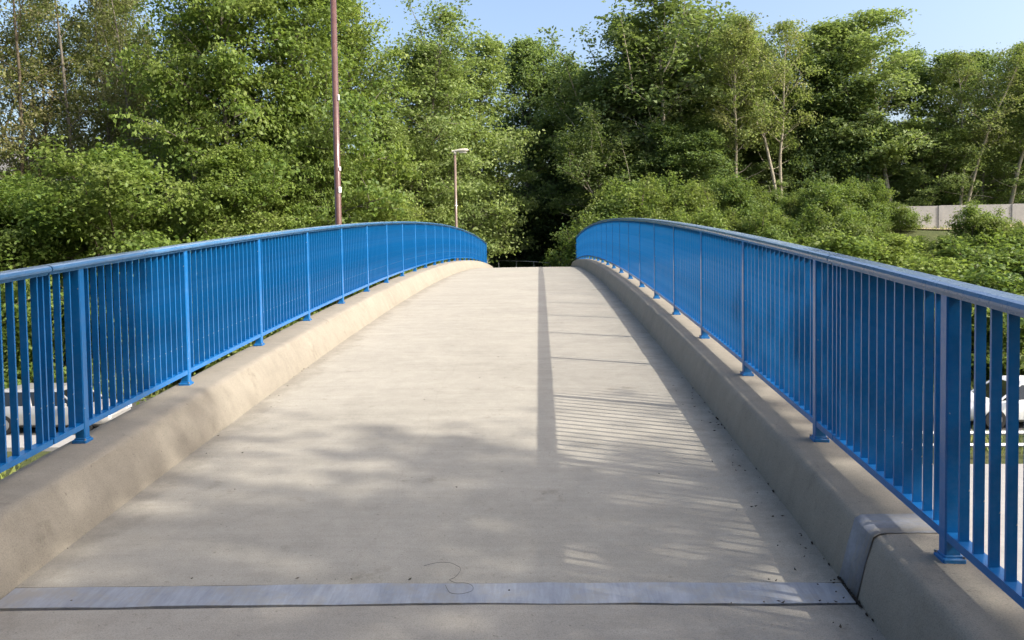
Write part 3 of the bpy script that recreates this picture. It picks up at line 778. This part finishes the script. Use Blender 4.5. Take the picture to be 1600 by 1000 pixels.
    C0 = np.array(cents); O = np.array(outs); O /= np.linalg.norm(O, axis=1, keepdims=True) + 1e-9
    k = len(C0); cnt = rg.poisson(m * rg.uniform(.5, 1.5, k)); ii = np.repeat(np.arange(k), cnt)
    R = cr * rg.uniform(.6, 1.4, k)[ii][:, None]
    off = rg.normal(size=(len(ii), 3)) * .55; off[:, 2] *= flat
    off[:, 2] -= .25 * (off[:, 0] ** 2 + off[:, 1] ** 2)     # each spray arches over at its rim
    C = C0[ii] + off * R
    N = np.array([0, 0, .42]) + O[ii] * .5 + rg.normal(size=(len(ii), 3)) * .55
    LV, LQ = leaf_quads(rg, C, N, leaf, .62, .5)
    WV, WQ = tubes_np(paths, 8)
    return WV, WQ, LV, LQ
MESH = {}
def reg(key, wood, leafm, **k):
    WV, WQ, LV, LQ = make_tree(**k)
    MESH[key] = (quad_mesh(key + '_trunk', WV, WQ, M[wood], True), quad_mesh(key + '_crown', LV, LQ, M[leafm]), float(np.percentile(LV[:, 2], 99.7)), len(LQ))
reg('maple_a', 'barkgrey', 'maple', seed=1, H=14, cb=.08, nl=46, spread=4.4, env='oval', up=(-.05, .95), grav=-.035, sub=7, cl=3, m=38, cr=.72, flat=.30, leaf=.165, r0=.19, skirt=0)
reg('maple_b', 'barkgrey', 'maple', seed=2, H=14, stems=2, cb=.07, nl=52, spread=3.9, env='oval', up=(.0, 1.0), grav=-.03, sub=7, cl=3, m=38, cr=.70, flat=.32, leaf=.165, r0=.2)
reg('ash_a', 'barkgrey', 'ash', seed=3, H=14, cb=.12, nl=46, spread=4.0, env='oval', up=(.15, 1.15), grav=-.02, sub=7, cl=3, m=32, cr=.62, flat=.45, leaf=.18, r0=.2)
reg('ash_b', 'barkgrey', 'ash', seed=4, H=14, stems=2, cb=.1, nl=48, spread=3.6, env='dome', up=(.1, 1.2), grav=-.025, sub=7, cl=3, m=32, cr=.6, flat=.5, leaf=.18, r0=.2)
reg('wisp', 'barkgrey', 'ash', seed=14, H=15, stems=2, cb=.18, nl=38, spread=3.6, env='oval', up=(.3, 1.2), grav=-.01, sub=6, cl=3, m=20, cr=.6, flat=.5, leaf=.17, r0=.17, shoots=5)
reg('spiky_a', 'barkpale', 'spiky', seed=5, H=12.5, stems=4, lean=.1, cb=.14, nl=60, spread=3.2, env='vase', up=(.45, 1.25), grav=.0, sub=5, cl=3, m=27, cr=.5, flat=.55, leaf=.17, r0=.16, shoots=6, low_dead=3)
reg('spiky_b', 'barkpale', 'spiky', seed=6, H=12.5, stems=3, lean=.1, cb=.16, nl=60, spread=3.2, env='oval', up=(.4, 1.3), grav=.0, sub=5, cl=3, m=29, cr=.5, flat=.55, leaf=.17, r0=.16, shoots=8, low_dead=4)
reg('slim_a', 'barkpale', 'slim', seed=7, H=13, stems=1, lean=.07, cb=.42, nl=26, spread=2.4, env='oval', up=(.5, 1.2), grav=.0, sub=6, cl=3, m=20, cr=.5, flat=.5, leaf=.15, r0=.13, low_dead=4)
reg('slim_b', 'barkpale', 'slim', seed=8, H=13, stems=2, lean=.06, cb=.40, nl=34, spread=2.3, env='oval', up=(.5, 1.2), grav=.0, sub=6, cl=3, m=17, cr=.5, flat=.5, leaf=.14, r0=.14, low_dead=4)
reg('slim_c', 'barkpale', 'ash', seed=18, H=14, stems=2, lean=.04, cb=.25, nl=44, spread=2.8, env='oval', up=(.4, 1.2), grav=-.005, sub=6, cl=3, m=23, cr=.55, flat=.4, leaf=.18, r0=.14, low_dead=4)
reg('ivy', 'bark', 'ivy', seed=9, H=12, stems=2, cb=.04, nl=56, spread=2.3, env='column', up=(.0, .9), grav=-.03, sub=6, cl=3, m=31, cr=.55, flat=.8, leaf=.17, r0=.2)
reg('sparse_a', 'bark', 'sparse', seed=10, H=18, stems=4, lean=.05, cb=.2, nl=64, spread=2.5, env='oval', up=(.5, 1.2), grav=.01, sub=5, cl=3, m=17, cr=.5, flat=.5, leaf=.14, r0=.18, low_dead=4)
reg('sparse_b', 'barkgrey', 'sparse', seed=11, H=18, stems=3, lean=.05, cb=.16, nl=66, spread=2.7, env='oval', up=(.4, 1.2), grav=.0, sub=5, cl=3, m=22, cr=.55, flat=.5, leaf=.145, r0=.18, low_dead=3)
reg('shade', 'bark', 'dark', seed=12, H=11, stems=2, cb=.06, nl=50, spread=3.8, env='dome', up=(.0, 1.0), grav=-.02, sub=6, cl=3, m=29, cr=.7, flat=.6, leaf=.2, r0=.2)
reg('shrub_a', 'bark', 'shrub', seed=21, H=3.0, stems=4, lean=.2, cb=.08, nl=40, spread=1.7, env='dome', up=(.1, 1.1), grav=-.01, sub=5, sublen=.5, cl=2, m=29, cr=.36, flat=.6, leaf=.13, r0=.05)
reg('shrub_b', 'bark', 'shrub', seed=22, H=3.0, stems=5, lean=.2, cb=.08, nl=46, spread=1.5, env='dome', up=(.2, 1.2), grav=0, sub=5, sublen=.5, cl=2, m=26, cr=.32, flat=.7, leaf=.12, r0=.05, shoots=3)
reg('shrub_c', 'bark', 'maple', seed=23, H=4.6, stems=3, lean=.15, cb=.06, nl=44, spread=2.5, env='dome', up=(.0, 1.0), grav=-.03, sub=6, cl=3, m=26, cr=.48, flat=.35, leaf=.15, r0=.08)
reg('bush_a', 'bark', 'maple', seed=24, H=9, stems=4, lean=.12, cb=.04, nl=64, spread=3.4, env='dome', up=(-.05, 1.0), grav=-.03, sub=7, cl=3, m=36, cr=.6, flat=.34, leaf=.15, r0=.1)
reg('hedge_a', 'bark', 'shrub', seed=25, H=4.4, stems=5, lean=.15, cb=.05, nl=60, spread=1.7, env='dome', up=(.1, 1.1), grav=-.01, sub=6, sublen=.5, cl=2, m=26, cr=.38, flat=.6, leaf=.13, r0=.05, shoots=2)
reg('hedge_b', 'bark', 'shrub', seed=26, H=4.4, stems=5, lean=.15, cb=.05, nl=60, spread=1.6, env='column', up=(.2, 1.2), grav=0, sub=6, sublen=.5, cl=2, m=26, cr=.36, flat=.7, leaf=.125, r0=.05, shoots=3)
reg('shade_tree', 'bark', 'ash', seed=31, H=15, cb=.15, nl=50, spread=4.6, env='oval', up=(.1, 1.1), grav=-.02, sub=7, cl=3, m=19, cr=.52, flat=.5, leaf=.2, r0=.22)
reg('sky_screen_tree', 'bark', 'dark', seed=32, H=15, cb=.06, nl=56, spread=5.0, env='oval', up=(-.05, 1.1), grav=-.02, sub=7, cl=3, m=24, cr=.8, flat=.6, leaf=.26, r0=.22)  # dense dark crown, made to hold back sky light from behind the viewer
TRI = sum(v[3] * 2 for v in MESH.values()); print('leaf tris', TRI)

tcount = [0]
def tree(key, x, y, ztop, label, name='tree', cat='tree', group=None, rz=None, zb=None, wide=1.0):
    if key in ('ash_a', 'ash_b', 'spiky_a', 'spiky_b', 'ivy', 'wisp', 'slim_c'): wide *= 1.18
    zb = float(terrain(x, y)) - .05 if zb is None else zb
    tm, cm, h, _ = MESH[key]; sc = (ztop - zb) / h
    tcount[0] += 1
    o = empty(name, (x, y, zb), rz if rz is not None else (tcount[0] * 2.399) % 6.28); o.scale = (sc * wide, sc * wide, sc)
    tag(o, label, cat, group)
    inst('trunk' if name != 'shrub' else 'stems', tm, o); inst('crown' if name != 'shrub' else 'foliage', cm, o); return o
def tp(key, px, Y, py, label, **k): return tree(key, at(px, Y), Y, zat(px, py, Y), label, **k)

# left bank
tp('sparse_a', 25, 37, -130, 'tall many-stemmed tree with bare dark stems and bronze young leaves before the grey-roofed house', rz=.4)
tp('sparse_b', 125, 39, -110, 'tall thin bronze-leaved tree between the bare-stemmed tree and the maples', wide=.9)
tp('sparse_b', 210, 41, -90, 'tall bronze-leaved tree touching the dark gap beside the layered maple', rz=2.2, wide=.85)
tp('sparse_a', -70, 40, -90, 'bronze-leaved tree at the end of the left bank', rz=3)
tp('maple_a', 372, 36, -70, 'big layered bright green maple with flat drooping sprays', rz=.3, wide=.82)
tp('maple_b', 450, 37, -60, 'bright green two-stemmed maple behind the brown lamp pole', rz=1.9)
tp('maple_a', 540, 42, -20, 'green maple standing just past the brown lamp pole', rz=4.0, wide=.9)
tp('maple_b', 262, 44, 130, 'shaded green maple deep behind the layered maple', rz=2.0, wide=.85)
tp('sparse_b', 75, 44, -60, 'bronze-leaved tree set back behind the bare dark stems', rz=5.1, wide=.9)
tp('sparse_a', 175, 46, -60, 'bronze-leaved tree set back between the two tall thin ones', rz=1.1, wide=.95)
tp('sparse_b', 255, 39, -60, 'tall bronze-green tree leaning against the layered maple', rz=3.6, wide=.8)
tp('wisp', 625, 44, -18, 'wispy ash with loose twigs reaching above the neighbouring crowns', rz=.9)
tp('ash_a', 690, 47, 72, 'rounded ash behind the oblong lamp head', rz=1.2)
tp('ash_b', 757, 50, 58, 'round-topped ash with its crown edge hanging over the dark gap', rz=2.6)
tp('ash_a', 826, 60, 72, 'farther ash with a domed top at the back of the gap', rz=3.7, wide=.9)
tp('ash_b', 600, 42, 190, 'low leafy ash filling in under the wispy one', rz=.2)
tp('ash_a', 700, 46.5, 215, 'low ash beside the oblong lamp post, leaves down to the ground', rz=5.2, wide=.95)
tp('maple_b', 400, 34, 235, 'low young maple with bright sprays in front of the layered maple', rz=3.3, wide=1.1)
tp('maple_a', 500, 38, 225, 'low young maple at the foot of the brown lamp pole', rz=.7, wide=1.1)
tp('maple_b', 318, 35, 95, 'maple with sprays hanging down to the railing beside the bronze trees', rz=5.5, wide=.72)
tp('maple_a', 462, 36, 140, 'maple with sprays hanging down to the railing next to the brown pole', rz=2.7, wide=.72)
# right bank
tp('shade', 890, 62, 98, 'dark shaded tree closing the gap behind the path', rz=.5)
tp('spiky_a', 940, 53, 62, 'many-stemmed tree with upright shoots at the edge of the dark gap', rz=1.1, wide=1.05)
tp('spiky_b', 1010, 52, 0, 'tall tree with spiky shoots and pale bare stems showing low down', rz=2.0, wide=1.1)
tp('spiky_a', 1075, 52, 12, 'spiky-topped tree with shoots high above the hedge', rz=3.1)
tp('spiky_b', 1125, 54, 30, 'spiky tree behind the thin pale-trunked tree', rz=4.2, wide=1.05)
tp('slim_a', 1150, 48.5, 70, 'thin pale-trunked tree rising from the hedge next to the spiky trees', rz=.6)
tp('slim_b', 1222, 48.5, 42, 'slender forked pale-trunked tree with thin twiggy top', rz=1.4)
tp('ivy', 1268, 50, 92, 'dark ivy-covered tree behind the forked pale trunk', rz=.4)
tp('ivy', 1322, 51, 100, 'dark ivy-covered tree beside the tall twin-trunked ash', rz=2.4, wide=1.1)
tp('slim_c', 1385, 49.5, 10, 'tall twin-trunked ash towering over the concrete wall', rz=.0, wide=1.15)
tp('ash_a', 1310, 55, 45, 'fresh green ash showing above the dark ivy trees', rz=.3, wide=.8)
tp('ash_b', 1440, 54, 88, 'broad ash behind the concrete wall beside the tall twin-trunked ash', rz=4.4)
tp('slim_b', 1492, 48.8, 88, 'slender tree with bent pale trunk close behind the concrete wall', rz=3.6, wide=1.1)
tp('ash_a', 1525, 55, 96, 'ash behind the bent pale trunk', rz=2.9)
tp('slim_a', 1570, 49.5, 86, 'thin pale leaning tree behind the wall end', rz=2.0, wide=1.2)
tp('ash_b', 1610, 53, 68, 'leafy ash at the end of the concrete wall', rz=.7)
tp('slim_c', 1650, 50, 80, 'ash beyond the end of the wall', rz=1.7)
tp('spiky_b', 1185, 57, 60, 'shaded tree filling the back between the two thin pale trunks', rz=.9)
for key, px, Y, py, lb, wd in (('spiky_b', 965, 49, 190, 'low leafy tree at the gap edge rising behind the hedge', 1.2), ('ash_b', 1050, 48.5, 200, 'low leafy ash under the spiky-topped tree', 1.3), ('ash_a', 1105, 49.5, 185, 'low leafy ash left of the thin pale-trunked tree', 1.2), ('ash_b', 1190, 50, 195, 'low leafy ash between the two thin pale trunks', 1.2), ('ash_a', 1350, 51, 190, 'low leafy ash in front of the dark ivy trees', 1.2), ('ash_b', 1440, 50.5, 200, 'low leafy ash close behind the concrete wall', 1.3), ('ash_a', 1535, 51, 190, 'low leafy ash between the bent trunk and the leaning one', 1.3)):
    tp(key, px, Y, py, lb, rz=px * .37, wide=wd)
# low shade layer inside the wood and around the gap
k = 0
for px, Y, py in ((800, 63, 300), (838, 68, 290), (870, 60, 270), (905, 56, 280), (780, 58, 300), (860, 75, 250), (640, 55, 230), (560, 52, 230), (480, 50, 220), (300, 47, 210), (180, 50, 250), (90, 55, 300), (960, 58, 230), (1040, 58, 230), (1110, 58, 230), (1180, 58, 240), (1260, 58, 240), (1340, 58, 240), (1420, 59, 240), (1500, 59, 240), (1580, 59, 240)):
    if px > 940: tp(('ash_b', 'slim_c')[k % 2], px, Y, py - 40, 'low leafy tree in the depth of the wood beyond the hedge and wall', name='understorey_tree', group='low trees behind the hedge and wall', rz=k * 1.7, wide=1.25)
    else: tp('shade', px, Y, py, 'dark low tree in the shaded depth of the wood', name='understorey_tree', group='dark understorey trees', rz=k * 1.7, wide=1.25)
    k += 1
# big-leaved bushes on the near left
for i, (px, Y, py) in enumerate(((10, 31.5, 278), (95, 32.5, 300), (185, 33.5, 245), (262, 34, 320), (-60, 31, 260), (340, 34, 310), (450, 35.5, 315), (560, 39, 300), (640, 44, 310))):
    tp('bush_a', px, Y, py, 'bushy young maple with big light leaves along the sunny street side', name='shrub', cat='shrub', group='bushy young maples below the railing', rz=i * 1.3, wide=1.1)
# hedge on the right bank
r = random.Random(9)
hp = []
for i, px in enumerate(range(958, 1370, 25)):
    if 1222 < px < 1254: continue
    hp.append((px, 41.5 + r.uniform(-.8, .8), 288 + r.uniform(-12, 16) + max(0, px - 1180) * .03))
for i, px in enumerate(range(945, 1340, 42)):
    hp.append((px, 38.5 + r.uniform(-.6, .6), 332 + r.uniform(-10, 14)))
for i, (px, Y, py) in enumerate(hp):
    tp(('hedge_a', 'hedge_b')[i % 2], px, Y, py, 'leafy hedge shrub on the bank behind the shaded railing', name='shrub', cat='shrub', group='hedge shrubs on the bank', rz=i * 1.1, wide=1.0)
for i, (px, Y, py) in enumerate(((1285, 40.5, 292), (1335, 41, 308))):
    tp('shrub_c', px, Y, py, 'tall dense shrub hiding the start of the concrete wall', name='shrub', cat='shrub', group='dense shrubs at the wall start', rz=i * 2.1, wide=.9)
tp('shrub_b', 1403, 42.6, 318, 'single round bush in front of the concrete wall', name='shrub', cat='shrub', rz=1, wide=1.25)
tp('hedge_b', 1518, 38.5, 322, 'tall loose bush sticking up in front of the concrete wall', name='shrub', cat='shrub', rz=2.2, wide=1.05)
tp('hedge_a', 1592, 39, 348, 'loose bush beside the tall one under the wall', name='shrub', cat='shrub', rz=.2, wide=.8)
for i, (px, Y, py) in enumerate(((1375, 39, 366), (1430, 39, 374), (1478, 38.5, 370), (1545, 37, 366), (1600, 37.5, 362), (1640, 38, 360), (1345, 37, 372), (1460, 35, 405), (1520, 34.5, 410), (1590, 34.5, 405), (1410, 35.5, 400), (1650, 35, 400), (1300, 36, 365), (1720, 36, 380))):
    tp(('shrub_c', 'shrub_a')[i % 2], px, Y, py, 'low bush on the slope below the sandy ledge', name='shrub', cat='shrub', group='bushes below the ledge', rz=i * 1.9, wide=1.5)

# trees behind the viewer to the right, whose crowns shade the bridge end
tree('shade_tree', 11.8, -0.8, 13.8, 'broad tree on the near bank shading the bridge end', rz=.4, wide=.92)
tree('shade_tree', 14.5, -10.5, 15.5, 'second broad tree on the near bank behind the approach', rz=2.5, wide=.9)
for i, (x, y, zt, lb) in enumerate(((-17, -4, 13, 'unseen dark tree added to block sky light, on the near bank left of the approach'), (-11, -7.5, 13.5, 'unseen dark tree added to block sky light, behind the approach on its sunny side'), (-5.5, -11, 14, 'unseen dark tree added to block sky light, left of the approach path start'), (1, -12.5, 14, 'unseen dark tree added to block sky light, at the back of the approach path'), (7.5, -11, 13.5, 'unseen dark tree added to block sky light, beside the second broad tree'))):
    tree('sky_screen_tree', x, y, zt, lb, rz=i * 1.4, wide=1.1)  # added out of view to darken the railing faces turned to the viewer

# distant wood that reads as one mass
rg = np.random.default_rng(77); n = 26000
X = rg.uniform(-75, 75, n); Yv = rg.uniform(66, 80, n); top = 8.5 + 2.0 * np.sin(X * .31) + 1.5 * np.sin(X * .83 + 2)
top = np.where(np.abs(X + 3.3) < 2.2, 2.0, top); top = np.where(X < -34, top * .5, top)
Zv = -2.5 + (top + 2.5) * rg.uniform(0, 1, n) ** .8
keep = ~((np.abs(X + 3.3) < 2.0) & (Zv > 2.0))
C = np.stack([X, Yv, Zv], 1)[keep]; N = np.array([0, -.3, .6]) + rg.normal(size=(len(C), 3)) * .6
LV, LQ = leaf_quads(rg, C, N, .62, .7)
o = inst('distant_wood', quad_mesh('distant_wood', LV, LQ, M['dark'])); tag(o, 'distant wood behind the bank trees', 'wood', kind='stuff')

# grass tufts at the end of the bridge, on the slopes and beside the pavement
rg = np.random.default_rng(5)
P = []
for (x0, x1, y0, y1, n, h) in ((-4.6, -2.7, 41.6, 46, 900, .45), (-40, -3.6, 16, 21.7, 5000, .22), (-40, -3.6, 30.9, 35, 7000, .35), (3, 40, 22, 24.2, 3000, .25), (3, 40, 30.9, 37, 6000, .4), (10, 34, 43.2, 46, 1500, .3), (1.9, 4.6, 41.5, 46, 500, .4)):
    x = rg.uniform(x0, x1, n); y = rg.uniform(y0, y1, n); P.append(np.stack([x, y, terrain(x, y), np.full(n, h)], 1))
P = np.concatenate(P); n = len(P); hh = P[:, 3] * rg.uniform(.5, 1.3, n); an = rg.uniform(0, 6.28, n); wv = .035 * rg.uniform(.6, 1.4, n)
dx = np.stack([np.cos(an), np.sin(an), 0 * an], 1) * wv[:, None]; ln = np.stack([rg.normal(size=n) * .3, rg.normal(size=n) * .3, np.ones(n)], 1) * hh[:, None]
b0 = P[:, :3] - [0, 0, .03]
V = np.stack([b0 - dx, b0 + dx, b0 + ln + dx * .2, b0 + ln - dx * .2], 1).reshape(-1, 3)
o = inst('grass', quad_mesh('grass', V, np.arange(n * 4).reshape(n, 4), M['grassblade'])); tag(o, 'rough grass on the verges and banks', 'grass', kind='stuff')
